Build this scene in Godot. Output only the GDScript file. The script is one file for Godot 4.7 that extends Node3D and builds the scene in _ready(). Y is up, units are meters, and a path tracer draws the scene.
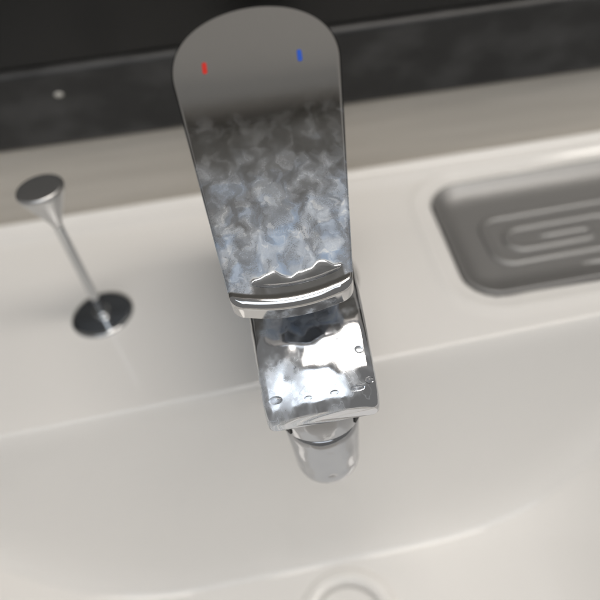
extends Node3D
# Close-up of a chrome basin mixer on a white washbasin. All builder numbers are millimetres (deck of the basin at y = 0), turned to metres by MM.
const MM := 0.001
var M := {}

# ---------------------------------------------------------------- helpers
func tag(o: Node, label := "", category := "", group := "", kind := "") -> Node:
	if label: o.set_meta("label", label)
	if category: o.set_meta("category", category)
	if group: o.set_meta("group", group)
	if kind: o.set_meta("kind", kind)
	return o

func base(called: String, at := Vector3.ZERO) -> Node3D:
	var n := Node3D.new(); n.name = called; n.position = at * MM
	add_child(n, true)
	return n

func put(called: String, mesh: Mesh, mat: Material, parent: Node = self, at := Vector3.ZERO) -> MeshInstance3D:
	var o := MeshInstance3D.new(); o.name = called; o.mesh = mesh; o.material_override = mat; o.position = at * MM
	parent.add_child(o, true)
	return o

func mesh_of(v: PackedVector3Array, idx: PackedInt32Array, uv := PackedVector2Array(), nrm := PackedVector3Array()) -> ArrayMesh:
	var p := PackedVector3Array(); p.resize(v.size())
	for i in v.size(): p[i] = v[i] * MM
	if nrm.is_empty():
		nrm.resize(v.size())
		for t in range(0, idx.size(), 3):
			var a := idx[t]; var b := idx[t + 1]; var c := idx[t + 2]
			var n := (v[c] - v[a]).cross(v[b] - v[a])
			nrm[a] += n; nrm[b] += n; nrm[c] += n
		for i in nrm.size(): nrm[i] = nrm[i].normalized()
	var arr := []; arr.resize(Mesh.ARRAY_MAX)
	arr[Mesh.ARRAY_VERTEX] = p; arr[Mesh.ARRAY_NORMAL] = nrm; arr[Mesh.ARRAY_INDEX] = idx
	if uv.size(): arr[Mesh.ARRAY_TEX_UV] = uv
	var m := ArrayMesh.new(); m.add_surface_from_arrays(Mesh.PRIMITIVE_TRIANGLES, arr)
	return m

# rings of equal length, closed round; smooth normals; optional caps (fan with their own vertices)
func loft(rings: Array, cap0 := true, cap1 := true, uvs := []) -> ArrayMesh:
	var v := PackedVector3Array(); var idx := PackedInt32Array(); var uv := PackedVector2Array()
	var n: int = rings[0].size()
	for r in rings: v.append_array(r)
	for u in uvs: uv.append_array(u)
	for k in rings.size() - 1:
		for i in n:
			var j := (i + 1) % n
			var a := k * n + i; var b := k * n + j; var c := (k + 1) * n + j; var d := (k + 1) * n + i
			idx.append_array([a, b, c, a, c, d])
	for e in 2:
		if (e == 0 and not cap0) or (e == 1 and not cap1): continue
		var r: PackedVector3Array = rings[0] if e == 0 else rings[-1]
		var mid := Vector3.ZERO
		for p in r: mid += p / n
		var o := v.size()
		v.append_array(r); v.append(mid)
		if uvs.size():
			var ur: PackedVector2Array = uvs[0] if e == 0 else uvs[-1]
			uv.append_array(ur); uv.append(ur[0])
		for i in n:
			var j := (i + 1) % n
			if e == 0: idx.append_array([o + n, o + j, o + i])
			else: idx.append_array([o + n, o + i, o + j])
	return mesh_of(v, idx, uv)

# lathe about the y axis; profile of Vector2(radius, y) from the bottom up; a point given twice is a sharp edge
func lathe(profile: Array, seg := 72) -> ArrayMesh:
	var v := PackedVector3Array(); var idx := PackedInt32Array()
	var rows := profile.size()
	for k in rows:
		for i in seg:
			var a := TAU * i / seg
			v.append(Vector3(profile[k].x * cos(a), profile[k].y, profile[k].x * sin(a)))
	for k in rows - 1:
		if profile[k].is_equal_approx(profile[k + 1]): continue
		for i in seg:
			var j := (i + 1) % seg
			var a := k * seg + i; var b := k * seg + j; var c := (k + 1) * seg + j; var d := (k + 1) * seg + i
			idx.append_array([a, b, c, a, c, d])
	return mesh_of(v, idx)

# height sheet y = f(x, z) with normals from f; skirt down to `bottom` and a plate below
func sheet(xs: PackedFloat32Array, zs: PackedFloat32Array, f: Callable, bottom := NAN, shift = null) -> ArrayMesh:
	var v := PackedVector3Array(); var nn := PackedVector3Array(); var idx := PackedInt32Array()
	var w := xs.size(); var h := zs.size()
	for z0 in zs:
		for x in xs:
			var z: float = shift.call(x, z0) if shift != null else z0
			var y: float = f.call(x, z)
			v.append(Vector3(x, y, z))
			nn.append(Vector3((y - f.call(x + 0.15, z)) / 0.15, 1.0, (y - f.call(x, z + 0.15)) / 0.15).normalized())
	for k in h - 1:
		for i in w - 1:
			var a := k * w + i
			idx.append_array([a, a + 1, a + w + 1, a, a + w + 1, a + w])
	if not is_nan(bottom):
		var loop := PackedInt32Array()
		for i in w: loop.append(i)
		for k in range(1, h): loop.append(k * w + w - 1)
		for i in range(w - 2, -1, -1): loop.append((h - 1) * w + i)
		for k in range(h - 2, 0, -1): loop.append(k * w)
		var n := loop.size(); var o := v.size()
		for i in n:
			var p: Vector3 = v[loop[i]]; var q: Vector3 = v[loop[(i + 1) % n]]; var pp: Vector3 = v[loop[(i + n - 1) % n]]
			var d := (q - pp); d.y = 0
			var side := Vector3(d.z, 0, -d.x).normalized()
			v.append(p); nn.append(side); v.append(Vector3(p.x, bottom, p.z)); nn.append(side)
		for i in n:
			var j := (i + 1) % n
			idx.append_array([o + 2 * i, o + 2 * i + 1, o + 2 * j + 1, o + 2 * i, o + 2 * j + 1, o + 2 * j])
		var c := v.size()
		for q in [Vector3(xs[0], bottom, v[0].z), Vector3(xs[w - 1], bottom, v[w - 1].z), Vector3(xs[w - 1], bottom, v[h * w - 1].z), Vector3(xs[0], bottom, v[(h - 1) * w].z)]:
			v.append(q); nn.append(Vector3.DOWN)
		idx.append_array([c, c + 2, c + 1, c, c + 3, c + 2])
	return mesh_of(v, idx, PackedVector2Array(), nn)

func steps(marks: Array) -> PackedFloat32Array:    # [from, step, to, step, to ...]
	var out := PackedFloat32Array(); var x: float = marks[0]
	out.append(x)
	for k in range(1, marks.size(), 2):
		var to: float = marks[k + 1]
		var n := int(round((to - x) / marks[k]))
		for i in range(1, n + 1): out.append(x + (to - x) * i / n)
		x = to
	return out

# box with rounded long edges, lofted along x; size in mm, centred
func bar(size: Vector3, r: float, seg := 5) -> ArrayMesh:
	var outline := func(x: float, inset: float) -> PackedVector3Array:
		var p := PackedVector3Array()
		for c in 4:
			var cy: float = [1, -1, -1, 1][c] * (size.y / 2 - r); var cz: float = [1, 1, -1, -1][c] * (size.z / 2 - r)
			for i in seg + 1:
				var a := PI / 2 - PI / 2 * c - PI / 2 * i / seg
				p.append(Vector3(x, cy + (r - inset) * sin(a), cz + (r - inset) * cos(a)))
		return p
	var e := r * 0.4
	return loft([outline.call(-size.x / 2, e), outline.call(-size.x / 2 + e, 0.0), outline.call(size.x / 2 - e, 0.0), outline.call(size.x / 2, e)])

func smin(a: float, b: float, k: float) -> float:
	var h := maxf(k - absf(a - b), 0.0) / k
	return minf(a, b) - h * h * k * 0.25

func rrect(x: float, z: float, c: Vector2, half: Vector2, r: float) -> float:
	var qx := absf(x - c.x) - half.x + r; var qz := absf(z - c.y) - half.y + r
	return Vector2(maxf(qx, 0), maxf(qz, 0)).length() + minf(maxf(qx, qz), 0) - r

func noise(seed_: int, freq: float, oct := 4, type := FastNoiseLite.TYPE_SIMPLEX_SMOOTH) -> FastNoiseLite:
	var n := FastNoiseLite.new(); n.seed = seed_; n.frequency = freq; n.noise_type = type
	n.fractal_type = FastNoiseLite.FRACTAL_FBM; n.fractal_octaves = oct
	return n

func noise_tex(n: FastNoiseLite, size: int, ramp: Array) -> NoiseTexture2D:
	var t := NoiseTexture2D.new(); t.noise = n; t.width = size; t.height = size; t.seamless = true
	var g := Gradient.new(); g.offsets = PackedFloat32Array(ramp.map(func(r): return r[0])); g.colors = PackedColorArray(ramp.map(func(r): return r[1]))
	t.color_ramp = g
	return t

func grey(v: float) -> Color:
	return Color(v, v, v).linear_to_srgb()

func mat(c: Color, rough: float, metal := 0.0) -> StandardMaterial3D:   # c in linear values
	var m := StandardMaterial3D.new(); m.albedo_color = c.linear_to_srgb(); m.roughness = rough; m.metallic = metal
	return m

# ---------------------------------------------------------------- materials
func materials() -> void:
	M.ceramic = mat(Color(0.82, 0.807, 0.785), 0.09)
	M.ceramic.roughness_texture = noise_tex(noise(3, 0.012), 256, [[0.0, Color(0.7, 0.7, 0.7)], [1.0, Color(1, 1, 1)]])
	M.ceramic.roughness = 0.09; M.ceramic.metallic_specular = 0.6
	M.ceramic.uv1_triplanar = true; M.ceramic.uv1_scale = Vector3.ONE * 6
	M.chrome = mat(Color(0.60, 0.61, 0.62), 0.05, 1.0)
	M.satin = mat(Color(0.60, 0.60, 0.60), 0.38, 1.0)
	M.nozzle = mat(Color(0.45, 0.46, 0.48), 0.04, 1.0)
	M.nozzle.heightmap_enabled = true; M.nozzle.heightmap_scale = 0.06
	M.nozzle.heightmap_texture = noise_tex(noise(8, 0.02, 2), 512, [[0.0, Color.BLACK], [1.0, Color.WHITE]])
	M.nozzle.uv1_triplanar = true; M.nozzle.uv1_scale = Vector3.ONE * 7
	M.steel = mat(Color(0.36, 0.36, 0.36), 0.58, 1.0)
	M.red = mat(Color(0.62, 0.03, 0.02), 0.4)
	M.blue = mat(Color(0.02, 0.10, 0.55), 0.4)
	M.aerator_dark = mat(Color(0.03, 0.03, 0.03), 0.55)  # near-black for the aerator, in its groove standing in for shade
	M.stone = mat(Color(1, 1, 1), 0.45)
	M.stone.albedo_texture = noise_tex(noise(21, 0.010, 5), 512, [[0.0, grey(0.016)], [0.45, grey(0.024)], [0.62, grey(0.038)], [1.0, grey(0.066)]])
	M.stone.uv1_triplanar = true; M.stone.uv1_scale = Vector3(4, 7, 7)
	M.black = mat(Color(0.006, 0.006, 0.006), 0.3)
	M.highlight = mat(Color(0.84, 0.83, 0.81), 0.22)  # white of the bead that stands in for a rim highlight
	M.beige = mat(Color(1, 1, 1), 0.45)
	M.beige.albedo_texture = noise_tex(noise(5, 0.012, 5), 512, [[0.0, Color(0.53, 0.495, 0.445).linear_to_srgb()], [0.5, Color(0.585, 0.55, 0.495).linear_to_srgb()], [1.0, Color(0.64, 0.60, 0.545).linear_to_srgb()]])
	M.beige.uv1_triplanar = true; M.beige.uv1_scale = Vector3(1.2, 16, 16)
	M.backdrop = mat(Color(0.17, 0.163, 0.15), 0.95)  # matte tone of the added panels mirrored in the lever
	M.backdrop.specular_mode = BaseMaterial3D.SPECULAR_DISABLED
	M.greywall = mat(Color(0.50, 0.475, 0.44), 0.7)
	M.water = mat(Color(0.95, 0.97, 1.0), 0.02)
	M.fleck = mat(Color(0.55, 0.54, 0.50), 0.6)
	M.crust = mat(Color(0.72, 0.72, 0.70), 0.5)

func front_edge(u: float) -> float:    # where the wet front of the lever begins, mm from its back end
	return 120.2 - 0.06 * u + 1.2 * sin(u * 0.42 + 0.9) + 0.5 * sin(u * 0.95 + 2.0) + 0.12 * sin(u * 2.1)

# limescale left on the lever by dried water: a cloudy film, drop outlines and flakes over the front two thirds, rubbed off along the front roll
func limescale(w: int, h: int) -> Dictionary:
	var k := 64.0 / w                                   # mm per pixel
	var cloud := noise(101, 0.055 * k, 5); var wisp := noise(102, 0.12 * k, 5); var grain := noise(103, 1.6 * k, 2); var spot := noise(104, 0.085 * k, 2); var fleck := noise(107, 0.20 * k, 3)
	var warp := noise(105, 0.10 * k, 3); var rim := noise(106, 0.085 * k, 2)
	var al := Image.create(w, h, false, Image.FORMAT_RGB8); var orm := Image.create(w, h, false, Image.FORMAT_RGB8)
	var chrome := Color(0.62, 0.62, 0.62); var film := Color(0.24, 0.365, 0.56); var crust := Color(0.72, 0.76, 0.80)
	for y in h:
		var s := 135.0 * y / h                          # mm from the back end
		for x in w:
			var u := 64.0 * x / w - 32.0
			var wx := x + 3.0 / k * warp.get_noise_2d(x, y); var wy := y + 3.0 / k * warp.get_noise_2d(x + 900, y)
			var c := cloud.get_noise_2d(wx, wy); var m := wisp.get_noise_2d(wx * 1.5, wy * 0.7); var g := grain.get_noise_2d(x, y)
			var p := spot.get_noise_2d(wx, wy + 500); var q := fleck.get_noise_2d(wx + 300, wy)
			var reach := pow(smoothstep(46.0, 114.0, s + 11.0 * c + 4.0 * m), 1.7)
			var early := smoothstep(44.0, 62.0, s + 9.0 * c)
			var t := reach * clampf(0.68 + 0.30 * c + 0.42 * m, 0.10, 1.0) * 0.84 + 0.03 * early * smoothstep(0.0, 0.4, m)
			# dried drops: flat pale islands with a brighter outline
			var island := smoothstep(0.20, 0.25, p) * reach * smoothstep(-0.2, 0.3, m)
			var outline := (1.0 - smoothstep(0.0, 0.035, absf(p - 0.23))) * smoothstep(0.25, 0.6, reach) * smoothstep(-0.1, 0.35, wisp.get_noise_2d(x + 400, y))
			var line := (1.0 - smoothstep(0.0, 0.03, absf(q - 0.10))) * smoothstep(0.1, 0.5, c + m + 0.3) * reach
			var flake := smoothstep(0.34, 0.40, q) * smoothstep(0.3, 0.8, reach)
			# ripples of a dried finger mark
			var dd := Vector2(u - 3.0, (s - 106.0) * 1.2).length() + 1.5 * warp.get_noise_2d(x * 0.6, y * 0.6)
			var print_ := (0.5 + 0.5 * sin(dd * 9.0)) * smoothstep(9.0, 4.0, dd)
			t = clampf(t * (1.0 + 0.22 * g) + 0.11 * island + 0.15 * outline + 0.05 * line + 0.09 * flake + 0.20 * print_ * reach, 0.0, 0.9)
			# the roll at the front is bare again inside a ragged outline
			var ragged := front_edge(u) - 0.15 + 0.25 * rim.get_noise_2d(x * 3.0, y)
			var wet := smoothstep(-11.5, -9.5, u) * smoothstep(15.5, 14.5, u)
			var bare := 0.8 * smoothstep(0.0, 0.35, s - ragged) * wet
			var lip := (1.0 - smoothstep(0.0, 0.5, absf(s - ragged))) * wet
			t = maxf(t * (1.0 - bare), 0.55 * lip) * (1.0 - smoothstep(126.2, 127.0, s + 0.012 * u * u))
			var tint := smoothstep(-0.15, 0.35, p - 0.4 * c)      # share of blue in the film, varied by noise
			var lime := film.lerp(crust, clampf(0.5 * outline + 0.25 * island + 0.35 * flake + 0.9 * lip + 0.2 * line + 0.5 * m + 0.15 * g + 0.38 - 0.55 * tint, 0.0, 1.0))
			al.set_pixel(x, y, chrome.lerp(lime, t).linear_to_srgb())
			orm.set_pixel(x, y, Color(1.0, clampf(0.07 + 0.40 * t, 0.0, 1.0), 1.0 - 0.92 * t))
	return {"albedo": ImageTexture.create_from_image(al), "orm": ImageTexture.create_from_image(orm)}

# the spout: half dry water film, cloudy lime at the lip and along the sides
func spout_film(w: int, h: int) -> BaseMaterial3D:
	var k := 40.0 / w
	var cloud := noise(201, 0.09 * k, 4); var spot := noise(202, 0.16 * k, 3); var wave := noise(203, 0.075 * k, 2)
	var al := Image.create(w, h, false, Image.FORMAT_RGB8); var orm := Image.create(w, h, false, Image.FORMAT_RGB8); var hi := Image.create(w, h, false, Image.FORMAT_RGB8)
	var chrome := Color(0.66, 0.67, 0.69); var lime := Color(0.60, 0.66, 0.74)
	for y in h:
		var z := 130.0 * y / h - 10.0
		for x in w:
			var u := 40.0 * x / w - 20.0
			var c := cloud.get_noise_2d(x, y); var p := spot.get_noise_2d(x, y)
			var near := smoothstep(96.0, 116.0, z + 14.0 * c + 0.25 * absf(u))
			var t := near * clampf(0.18 + 0.8 * c + 0.3 * p, 0.0, 1.0)
			t += 0.30 * (1.0 - smoothstep(0.0, 0.05, absf(p - 0.15))) * near
			t += 0.12 * smoothstep(0.1, 0.5, c)
			t = clampf(t, 0.0, 0.8)
			al.set_pixel(x, y, chrome.lerp(lime, t).linear_to_srgb())
			orm.set_pixel(x, y, Color(1.0, clampf(0.09 + 0.10 * maxf(c, 0.0) + 0.35 * t, 0.0, 1.0), 1.0 - 0.75 * t))
			var v := 0.5 + 0.5 * wave.get_noise_2d(x, y * 0.8)
			hi.set_pixel(x, y, Color(v, v, v))
	var m := ORMMaterial3D.new()
	m.albedo_texture = ImageTexture.create_from_image(al); m.orm_texture = ImageTexture.create_from_image(orm); m.texture_repeat = false
	m.heightmap_enabled = true; m.heightmap_texture = ImageTexture.create_from_image(hi); m.heightmap_scale = 0.07
	return m

# ---------------------------------------------------------------- the setting
func basin_height(x: float, z: float) -> float:
	# bowl: a steep back wall, a flat floor that climbs at both sides, a rounded lip
	var lip := -167.5 - 0.033 * (x - 10.0)
	var wall := -(z - lip) * 3.95
	var front := -(110.0 - z) * 1.6
	var side := maxf(absf(x + 12.0) - 40.0, 0.0)
	var floor_ := -111.0 + 0.000036 * side * side * side
	var bowl := -smin(-wall, -floor_, 32.0)
	bowl = -smin(-bowl, -front, 40.0)
	var y := smin(0.0, bowl, 11.0)
	# ceramic upstand along the back edge
	var bz := z - (-300.9 + 0.0292 * (x - 10.0))
	y += 3.2 * (1.0 - smoothstep(4.0, 16.0, bz))
	y -= 6.0 * (1.0 - sqrt(maxf(0.0, 1.0 - pow(clampf((6.0 - bz) / 6.0, 0.0, 1.0), 2.0))))
	# recess for the soap tray, with a low bead round it
	var d := rrect(x, z, Vector2(136, -235.5), Vector2(60, 42.5), 17)
	y -= 9.0 * smoothstep(0.6, -2.6, d)
	y += 0.9 * exp(-pow((d - 8.0) / 3.2, 2.0))
	return y

func basin() -> void:
	var b := base("washbasin")
	tag(b, "white glazed ceramic washbasin with wide tap ledge and rounded bowl", "washbasin")
	var xs := steps([-270, 3, 60, 1, 100, 2.5, 250])
	var zs := steps([0, 0.5, 8, 1.2, 24, 2, 100, 1.5, 120, 0.7, 175, 2, 215, 4, 430])
	var f := func(x: float, z: float) -> float: return basin_height(x, z)
	var sh := func(x: float, q: float) -> float: return lerpf(-300.9 + 0.0292 * (x - 10.0), 130.0, q / 430.0)
	put("bowl", sheet(xs, zs, f, -160.0, sh), M.ceramic, b)
	# waste fitting in the floor of the bowl
	var dr := base("basin_drain", Vector3(-3.5, -111, -103.5))
	tag(dr, "round white waste fitting in the floor of the washbasin bowl", "drain")
	put("flange", lathe([Vector2(16.5, 0.2), Vector2(16.6, 3.4), Vector2(17.4, 4.8), Vector2(19.2, 5.6), Vector2(21.4, 5.2), Vector2(23.4, 4.0), Vector2(24.6, 2.2), Vector2(25, -0.5)]), M.ceramic, dr)
	put("plug", lathe([Vector2(16.4, -3), Vector2(16.4, 0.6), Vector2(15, 1.0), Vector2(8, 1.2), Vector2(0.01, 1.3)]), M.ceramic, dr)

func surroundings() -> void:
	var turn := Basis(Vector3.UP, -atan(0.0292)) * Basis(Vector3.BACK, deg_to_rad(-1.3))
	var o := Vector3(0, 0, -301.2)
	for a in [
		["wall", Vector3(1300, 260, 40), 1.0, Vector3(0, 44.5 - 130, -24.5), M.beige],
		["stone_skirting", Vector3(1300, 41, 48), 4.0, Vector3(0, 44.7 + 20.5, -25.2), M.stone],
		["splashback", Vector3(1300, 84, 40), 1.0, Vector3(0, 85.9 + 42, -25.5), M.black],
		["wall_upper", Vector3(1300, 900, 40), 1.0, Vector3(0, 170.1 + 450, -25.5), M.greywall]]:
		var n := put(a[0], bar(a[1], a[2]), a[4])
		n.transform = Transform3D(turn, (o + turn * a[3]) * MM)
		tag(n, "", "", "", "structure")
		if a[0] == "stone_skirting":
			var fl := put("fleck", lathe([Vector2(2.6, 0), Vector2(2.3, 0.5), Vector2(1.2, 0.9), Vector2(0.01, 1.0)], 7), M.fleck, n, Vector3(-100, 7.5, 23.9))
			fl.rotation = Vector3(PI / 2, 0, 0); fl.scale = Vector3(0.95, 0.7, 0.6)
	var seal := put("highlight_bead", bar(Vector3(520, 9, 9), 4.2), M.highlight)  # added white bead in place of the bright highlight along the back rim
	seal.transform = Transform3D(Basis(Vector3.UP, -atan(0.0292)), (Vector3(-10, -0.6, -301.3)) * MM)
	tag(seal, "white sealant bead along the joint of washbasin and beige wall", "highlight")
	# added unseen panels above the grey band, giving the lever its dark reflection
	var cb := base("wall_backdrop", Vector3(0, 272, -303))
	tag(cb, "added unseen grey brown flat cabinet on the wall above the washbasin", "backdrop")
	for i in 3:
		put("backdrop_panel", bar(Vector3(396, 600, 8), 1.5), M.backdrop, cb, Vector3(-400 + 400 * i, 300, 4))

# ---------------------------------------------------------------- the mixer tap
func faucet() -> void:
	var t := base("basin_mixer_tap", Vector3(0, 0, -222))
	tag(t, "chrome single lever basin mixer tap stained with limescale, red and blue marks on its lever", "tap")
	# body
	put("body", lathe([Vector2(0.01, -1), Vector2(29, -1), Vector2(29, -1), Vector2(29.4, 1.5), Vector2(28.6, 3.2), Vector2(26, 4.0), Vector2(25, 5.2), Vector2(24.6, 8), Vector2(24.2, 50), Vector2(24.0, 96), Vector2(23.4, 97.4), Vector2(22, 98), Vector2(22, 98), Vector2(0.01, 98)]), M.chrome, t)
	# spout: vertical cross sections along z
	var rings := []; var spout_uv := []
	var keys := [[-10, 76, 50, 17.5], [20, 80, 52, 18.2], [50, 80, 56, 18.2], [70, 79.2, 58.5, 17.9], [80, 78.5, 59.3, 17.6], [88, 77.5, 59.5, 17.35], [94, 76.3, 59.4, 17.2], [100, 74.3, 59.0, 17.0], [105, 72.1, 58.6, 16.9], [109, 69.9, 58.2, 16.8], [112, 68.1, 57.9, 16.75], [114, 66.8, 57.8, 16.65], [115.6, 65.5, 57.8, 16.45], [116.7, 64.0, 58.3, 16.1], [117.2, 62.4, 59.2, 15.4]]
	for k in keys:
		var r := PackedVector3Array()
		var rad: float = minf(3.2, (k[1] - k[2]) * 0.42)
		for c in 4:
			var cx: float = [1, 1, -1, -1][c] * (k[3] - rad); var cy: float = k[1] - rad if c == 0 or c == 3 else k[2] + rad
			for i in 7:
				var a := PI / 2 - PI / 2 * c - PI / 2 * i / 6.0
				r.append(Vector3(1.0 + cx + rad * cos(a), cy + rad * sin(a), k[0]))
			if c == 3 or c == 1:                   # fill the wide faces
				for i in range(1, 8):
					var s := -1.0 + 2.0 * i / 8.0
					var sx: float = s * (k[3] - rad) * (1.0 if c == 3 else -1.0)
					var dip: float = (-1.7 * (1.0 - s * s) if c == 3 else 0.0) * clampf((k[0] - 40.0) / 40.0, 0.0, 1.0)
					r.append(Vector3(1.0 + sx, (k[1] - dip) if c == 3 else k[2], k[0]))
		rings.append(r)
		var ru := PackedVector2Array()
		for p in r: ru.append(Vector2((p.x + 20.0) / 40.0, (p.z + 10.0) / 130.0))
		spout_uv.append(ru)
	put("spout", loft(rings, true, true, spout_uv), spout_film(400, 1300), t)
	# swivel aerator below the tip
	var ae := put("aerator", lathe([Vector2(7.0, 1.6), Vector2(7.3, 0.0), Vector2(8.0, -0.5), Vector2(8.9, -0.1), Vector2(9.6, 1.0), Vector2(10.0, 2.6), Vector2(10.2, 4.4), Vector2(11.2, 19), Vector2(11.3, 20.4), Vector2(10.8, 21.4), Vector2(10.8, 21.4), Vector2(9.9, 21.6), Vector2(9.9, 23.2), Vector2(11.4, 23.4), Vector2(11.4, 23.4), Vector2(12.2, 24.2), Vector2(12.3, 31), Vector2(11.6, 32), Vector2(11.6, 36)]), M.nozzle, t, Vector3(0.2, 22.0, 107.8))
	ae.scale = Vector3(1.06, 1.06, 1.06)
	ae.rotation.x = deg_to_rad(-8)
	put("outlet_mesh", lathe([Vector2(8.4, 1.8), Vector2(0.01, 1.8)], 40), M.aerator_dark, ae)
	put("groove_shade_ring", lathe([Vector2(9.8, 21.7), Vector2(10.5, 21.9), Vector2(10.5, 22.9), Vector2(9.8, 23.1)], 60), M.aerator_dark, ae)  # dark ring in the groove, its shade put into the colour
	for s in [-1, 1]:
		var fl := put("dark_lug", bar(Vector3(0.7, 2.2, 3.6), 0.34), M.aerator_dark, ae, Vector3(10.2 * s, 26.0, 6.75))  # small dark pieces at both sides of the nut
		fl.rotation.y = -0.6 * s
	# lever: flat plate, wide round back end, narrow rolled front end; own frame has y across the plate and z along it
	var tilt := atan2(29.0, 130.0)
	var lv := Node3D.new(); lv.name = "lever"
	t.add_child(lv, true)
	lv.transform = Transform3D(Basis(Vector3.UP, deg_to_rad(-0.6)) * Basis(Vector3.RIGHT, tilt), Vector3(-0.6, 123.8, -24.6) * MM)
	var half := []
	for i in 49:
		var a := PI / 2 * i / 48.0
		var s := 36.0 - 36.0 * cos(a)
		half.append(Vector2((34.2 - 0.137 * s) * sin(a), s))
	for i in range(1, 37):
		var s := 36.0 + 88.0 * i / 36.0
		half.append(Vector2(34.2 - 0.137 * s, s))
	for i in range(1, 13):
		var a := PI / 2 * i / 12.0 * 0.93
		half.append(Vector2(12.2 + 5.0 * cos(a), 124.0 + 4.6 * sin(a)))
	var last: Vector2 = half[-1]
	for i in range(1, 17):
		var q := i / 16.0
		half.append(Vector2(last.x * (1.0 - q), last.y + 1.9 * (1.0 - pow(1.0 - q, 2.0))))
	var outl := half.duplicate()
	for i in range(half.size() - 2, 0, -1): outl.append(Vector2(-half[i].x, half[i].y))
	var n := outl.size()
	var nor := []
	for i in n:
		var d: Vector2 = (outl[(i + 1) % n] - outl[(i + n - 1) % n]).normalized()
		nor.append(Vector2(d.y, -d.x))
	var lr := []; var luv := []
	var ring := func(inset: Callable, drop: Callable) -> void:
		var r := PackedVector3Array(); var u := PackedVector2Array()
		for i in n:
			var p: Vector2 = outl[i] - nor[i] * inset.call(i)
			r.append(Vector3(p.x, -drop.call(i), p.y)); u.append(Vector2((p.x + 32.0) / 64.0, clampf(p.y / 135.0, 0, 1)))
		lr.append(r); luv.append(u)
	var frontness := func(i: int) -> float: return smoothstep(0.25, 0.95, nor[i].y)
	var rin := func(i: int) -> float: return lerpf(1.5, 2.6, frontness.call(i))
	var rdn := func(i: int) -> float: return lerpf(1.5, 2.2, frontness.call(i))
	ring.call(func(i): return rin.call(i) + 0.25, func(_i): return 0.0)
	for k in 15:
		var a := PI / 2 * k / 14.0
		ring.call(func(i): return rin.call(i) * (1.0 - sin(a)), func(i): return rdn.call(i) * (1.0 - cos(a)))
	var thick := 7.5
	ring.call(func(i): return 0.0, func(_i): return thick - 1.0)
	ring.call(func(i): return 0.35, func(_i): return thick - 0.3)
	ring.call(func(i): return 1.2, func(_i): return thick)
	ring.call(func(i): return 1.6, func(_i): return thick)
	var lm := limescale(640, 1350)
	M.lever = ORMMaterial3D.new()
	M.lever.albedo_texture = lm.albedo; M.lever.orm_texture = lm.orm; M.lever.texture_repeat = false
	var plate := put("plate", loft(lr, false, true, luv), M.lever, lv)
	# its flat face, laid in strips from side to side
	var fv := PackedVector3Array(); var fu := PackedVector2Array(); var fi := PackedInt32Array()
	var edge: PackedVector3Array = lr[0]
	var rows := n / 2 + 1
	for i in rows:
		var pa: Vector3 = edge[i]; var pb: Vector3 = edge[(n - i) % n]
		for j in 9:
			var p := pa.lerp(pb, j / 8.0)
			fv.append(p); fu.append(Vector2((p.x + 32.0) / 64.0, p.z / 135.0))
	for i in rows - 1:
		for j in 8:
			var q := i * 9 + j
			fi.append_array([q, q + 1, q + 10, q, q + 10, q + 9])
	put("face", mesh_of(fv, fi, fu), M.lever, plate)
	put("hub", lathe([Vector2(21.5, -19), Vector2(23.2, -18), Vector2(23.4, -7.4)]), M.chrome, lv, Vector3(0, 0, 24.5))
	# temperature marks let into the plate
	for m in [["hot_mark", M.red, Vector3(-17.7, 0.02, 30.6), 0.02], ["cold_mark", M.blue, Vector3(15.4, 0.02, 32.3), -0.05]]:
		var pr := []
		for k in [[0.0, -0.4], [0.0, 0.05], [0.12, 0.14], [0.4, 0.16]]:
			var r := PackedVector3Array()
			for i in 32:
				var a := TAU * i / 32.0
				var s := sin(a)
				r.append(Vector3((0.85 - k[0]) * cos(a), k[1], (0.95 - k[0]) * s + 2.1 * signf(s)))
			pr.append(r)
		var mk := put(m[0], loft(pr), m[1], lv, m[2])
		mk.rotation.y = m[3]
	# water still standing on the spout
	var wd: StandardMaterial3D = M.water
	wd.transparency = BaseMaterial3D.TRANSPARENCY_ALPHA; wd.albedo_color.a = 0.02; wd.refraction_enabled = true; wd.refraction_scale = 0.033
	# a wet bead lying along the front of the lever
	var wv := PackedVector3Array(); var wi := PackedInt32Array()
	var cols := 90; var across := 14
	for i in cols + 1:
		var u := lerpf(-10.6, 15.0, i / float(cols))
		var ends := sqrt(maxf(0.0, 1.0 - pow(absf(2.0 * i / cols - 1.0), 6.0)))
		var s0 := front_edge(u)
		var s1 := 124.6 - 0.012 * u * u
		for j in across + 1:
			var q := j / float(across)
			var mid := (s0 + s1) / 2
			var sz := lerpf(lerpf(mid, s0, ends), lerpf(mid, s1, ends), q)
			wv.append(Vector3(u, 0.02 + 0.5 * ends * sqrt(maxf(0.0, 1.0 - pow(2.0 * q - 1.0, 2.0))), sz))
	for i in cols:
		for j in across:
			var q := i * (across + 1) + j
			wi.append_array([q, q + across + 1, q + across + 2, q, q + across + 2, q + 1])
	var film := put("water_bead", mesh_of(wv, wi), wd)
	film.transform = t.transform * lv.transform
	tag(film, "wavy bead of water lying along the front edge of the tap lever", "water bead")
	for q in [[13.2, 103.5, 1.3, 1.0], [10.5, 113.3, 1.1, 2.2], [-12.6, 112.6, 1.3, 1.7], [14.6, 111.6, 1.1, 1.2], [4.0, 113.8, 0.8, 1.5], [-3.5, 114.0, 0.7, 1.6], [7.5, 100.0, 0.6, 1.0], [-6.0, 106.0, 0.6, 1.0]]:
		var y := 0.0
		for k in keys.size() - 1:
			if q[1] >= keys[k][0] and q[1] <= keys[k + 1][0]: y = lerpf(keys[k][1], keys[k + 1][1], (q[1] - keys[k][0]) / (keys[k + 1][0] - keys[k][0]))
		y += 1.7 * (1.0 - pow(q[0] / 13.6, 2.0)) if absf(q[0]) < 13.6 else 0.0
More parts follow.
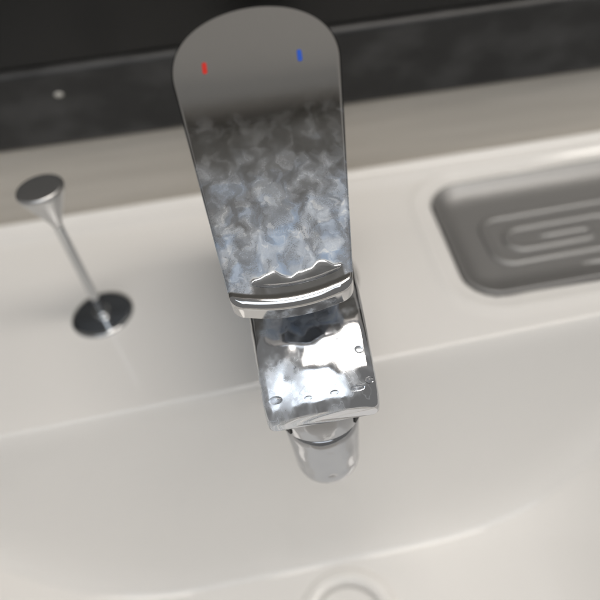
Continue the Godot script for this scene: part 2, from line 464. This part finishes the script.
		var o := put("water_drop", lathe([Vector2(1.0, -0.25), Vector2(1.02, 0.05), Vector2(0.93, 0.28), Vector2(0.7, 0.46), Vector2(0.4, 0.56), Vector2(0.01, 0.6)], 28), wd, self, Vector3(1.0 + q[0], y - 0.1, -222 + q[1]))
		o.scale = Vector3(q[2] * q[3], q[2] * 0.8, q[2] * 0.9); o.rotation.x = 0.5
		tag(o, "clear water drop clinging to the top of the chrome spout", "water drop", "water drops on the spout")

# ---------------------------------------------------------------- pull rod and soap tray
func pull_rod() -> void:
	var t := base("drain_pull_rod", Vector3(-95.3, 0, -226))
	tag(t, "slim chrome drain pull rod with flat round knob standing in a polished collar", "pull rod")
	put("collar", lathe([Vector2(0.01, -0.5), Vector2(15.2, -0.5), Vector2(15.2, -0.5), Vector2(15.2, 0.6), Vector2(14.6, 1.2), Vector2(13.4, 1.4), Vector2(13.0, 1.42), Vector2(4.4, 1.5), Vector2(4, 1.5), Vector2(4, 1.5), Vector2(4, 2.8), Vector2(3.4, 3.2), Vector2(0.01, 3.2)]), M.chrome, t)
	put("rod", lathe([Vector2(2.1, 0), Vector2(2.1, 62)], 40), M.chrome, t)
	put("knob", lathe([Vector2(2.1, 56), Vector2(2.6, 58.5), Vector2(4.6, 63), Vector2(7.2, 68.5), Vector2(9.3, 73), Vector2(9.8, 74.4), Vector2(9.8, 75.2), Vector2(9.4, 75.9), Vector2(8.8, 76.1), Vector2(8.8, 76.1), Vector2(0.01, 76.1)]), M.satin, t)

func soap_tray() -> void:
	var t := base("soap_tray", Vector3(136, 0, -235.5))
	tag(t, "grey metal soap tray with raised spiral set into the washbasin ledge", "soap tray")
	var hx := 59.4; var hz := 41.9
	# outline rings of the rounded rectangle, drawn in step by step
	var ring := func(inset: float, y: float) -> PackedVector3Array:
		var p := PackedVector3Array(); var r := maxf(16.5 - inset, 1.0)
		for c in 4:
			var cx: float = [1, 1, -1, -1][c] * (hx - inset - r); var cz: float = [-1, 1, 1, -1][c] * (hz - inset - r)
			for i in 13:
				var a := -PI / 2 + PI / 2 * c + PI / 2 * i / 12.0
				p.append(Vector3(cx + r * cos(a), y, cz + r * sin(a)))
		return p
	var rings := []
	for k in [[0.6, -3.0], [0.0, -0.5], [0.0, 0.6], [0.35, 1.2], [1.0, 1.3], [1.8, 1.0], [2.6, 0.4], [4.2, -0.9], [6.0, -2.1], [8.0, -3.1], [10.5, -3.8], [13.5, -4.1], [16, -4.2], [28, -4.25], [40, -4.25]]:
		rings.append(ring.call(k[0], k[1]))
	put("dish", loft(rings, false, true), M.steel, t)
	# spiral ridge
	var path := []
	var line := func(a: Vector2, b: Vector2) -> void:
		for i in 12: path.append(a.lerp(b, i / 12.0))
	var pts := [Vector2(122, -231.5), Vector2(147, -231.5), Vector2(147, -224.5), Vector2(106, -224.5), Vector2(106, -239.5), Vector2(162, -239.5), Vector2(162, -216.5), Vector2(97, -216.5), Vector2(97, -249.5), Vector2(176, -249.5), Vector2(176, -208.5), Vector2(130, -208.5)]
	var from: Vector2 = pts[0]
	for i in range(1, pts.size()):
		if i == pts.size() - 1:
			line.call(from, pts[i]); continue
		var din: Vector2 = (pts[i] - pts[i - 1]).normalized(); var dout: Vector2 = (pts[i + 1] - pts[i]).normalized()
		var r := minf(9.0, minf((pts[i] - pts[i - 1]).length(), (pts[i + 1] - pts[i]).length()) / 2.0)
		line.call(from, pts[i] - din * r)
		var c: Vector2 = pts[i] - din * r + dout * r
		for k in 7:
			var a := PI / 2 * k / 7.0
			path.append(c - dout * r * cos(a) + din * r * sin(a))
		from = pts[i] + dout * r
	var tube := []
	for i in path.size():
		var d: Vector2 = (path[mini(i + 1, path.size() - 1)] - path[maxi(i - 1, 0)]).normalized()
		var side := Vector2(-d.y, d.x)
		var taper := minf(1.0, 0.25 + minf(i, path.size() - 1 - i) / 4.0)
		var r := PackedVector3Array()
		for k in 12:
			var a := TAU * k / 12.0
			var q: Vector2 = path[i] + side * 2.3 * taper * cos(a)
			r.append(Vector3(q.x - 136, -4.4 + 1.25 * taper * sin(a), q.y + 235.5))
		tube.append(r)
	put("spiral_ridge", loft(tube), M.steel, t)

# ---------------------------------------------------------------- lamps
func lamp(called: String, at: Vector3, size: Vector2, look: Vector3, energy: float, c: Color, glow: float, label: String) -> void:
	var n := base(called, at)
	tag(n, label, "lamp")
	n.look_at_from_position(at * MM, look * MM, Vector3.UP if absf((look - at).normalized().y) < 0.95 else Vector3.BACK)
	var box := bar(Vector3(size.x + 40, size.y + 40, 40), 6)
	put("housing", box, M.housing, n, Vector3(0, 0, 22))
	var g := mat(Color(0.9, 0.9, 0.9), 0.5); g.emission_enabled = true; g.emission = c; g.emission_energy_multiplier = glow
	put("diffuser", bar(Vector3(size.x, size.y, 4), 1), g, n, Vector3(0, 0, -1))
	var l := AreaLight3D.new(); l.name = "lamp_light"; l.area_size = size * MM; l.light_energy = energy; l.light_color = c; l.shadow_enabled = true; l.area_range = 6.0; l.area_attenuation = 2.0
	l.position = Vector3(0, 0, -6) * MM
	n.add_child(l, true)

func _ready() -> void:
	# camera: 26 mm phone lens 22 cm above the ledge, 46 degrees down, rolled 10 degrees
	var cam := Camera3D.new(); cam.name = "camera"
	add_child(cam)
	var attr := CameraAttributesPhysical.new()
	attr.frustum_focal_length = 26.0; attr.frustum_focus_distance = 0.182; attr.exposure_aperture = 5.2; attr.frustum_near = 0.02; attr.frustum_far = 20.0
	cam.attributes = attr
	cam.fov = rad_to_deg(2.0 * atan(300.0 / 650.0)); cam.near = 0.02; cam.far = 20.0
	cam.transform = Transform3D(Basis(Vector3.RIGHT, deg_to_rad(-46.0)) * Basis(Vector3.BACK, deg_to_rad(-10.0)), Vector3(0, 220, 0) * MM)
	cam.current = true
	var we := WorldEnvironment.new(); we.name = "environment"
	var env := Environment.new()
	env.background_mode = Environment.BG_COLOR
	env.background_color = Color(0.21, 0.207, 0.203).linear_to_srgb()
	env.tonemap_mode = Environment.TONE_MAPPER_LINEAR
	env.tonemap_exposure = 1.0
	env.sdfgi_enabled = true; env.ssao_enabled = true; env.ssil_enabled = true
	we.environment = env
	add_child(we)
	materials()
	M.housing = mat(Color(0.7, 0.7, 0.7), 0.5)
	lamp("panel_lamp", Vector3(470, 1500, 0), Vector2(1300, 380), Vector3(470, 0, 0.1), 0.71, Color(1.0, 0.968, 0.93), 5.0, "long white panel lamp over the washbasin")
	lamp("panel_lamp", Vector3(-250, 1500, 900), Vector2(1400, 1000), Vector3(-250, 0, 900.1), 0.44, Color(0.94, 0.97, 1.0), 0.9, "added large dim fill panel standing further from the wall")  # added fill lamp, sized for the pale reflection on the spout lip
	surroundings()
	basin()
	faucet()
	pull_rod()
	soap_tray()
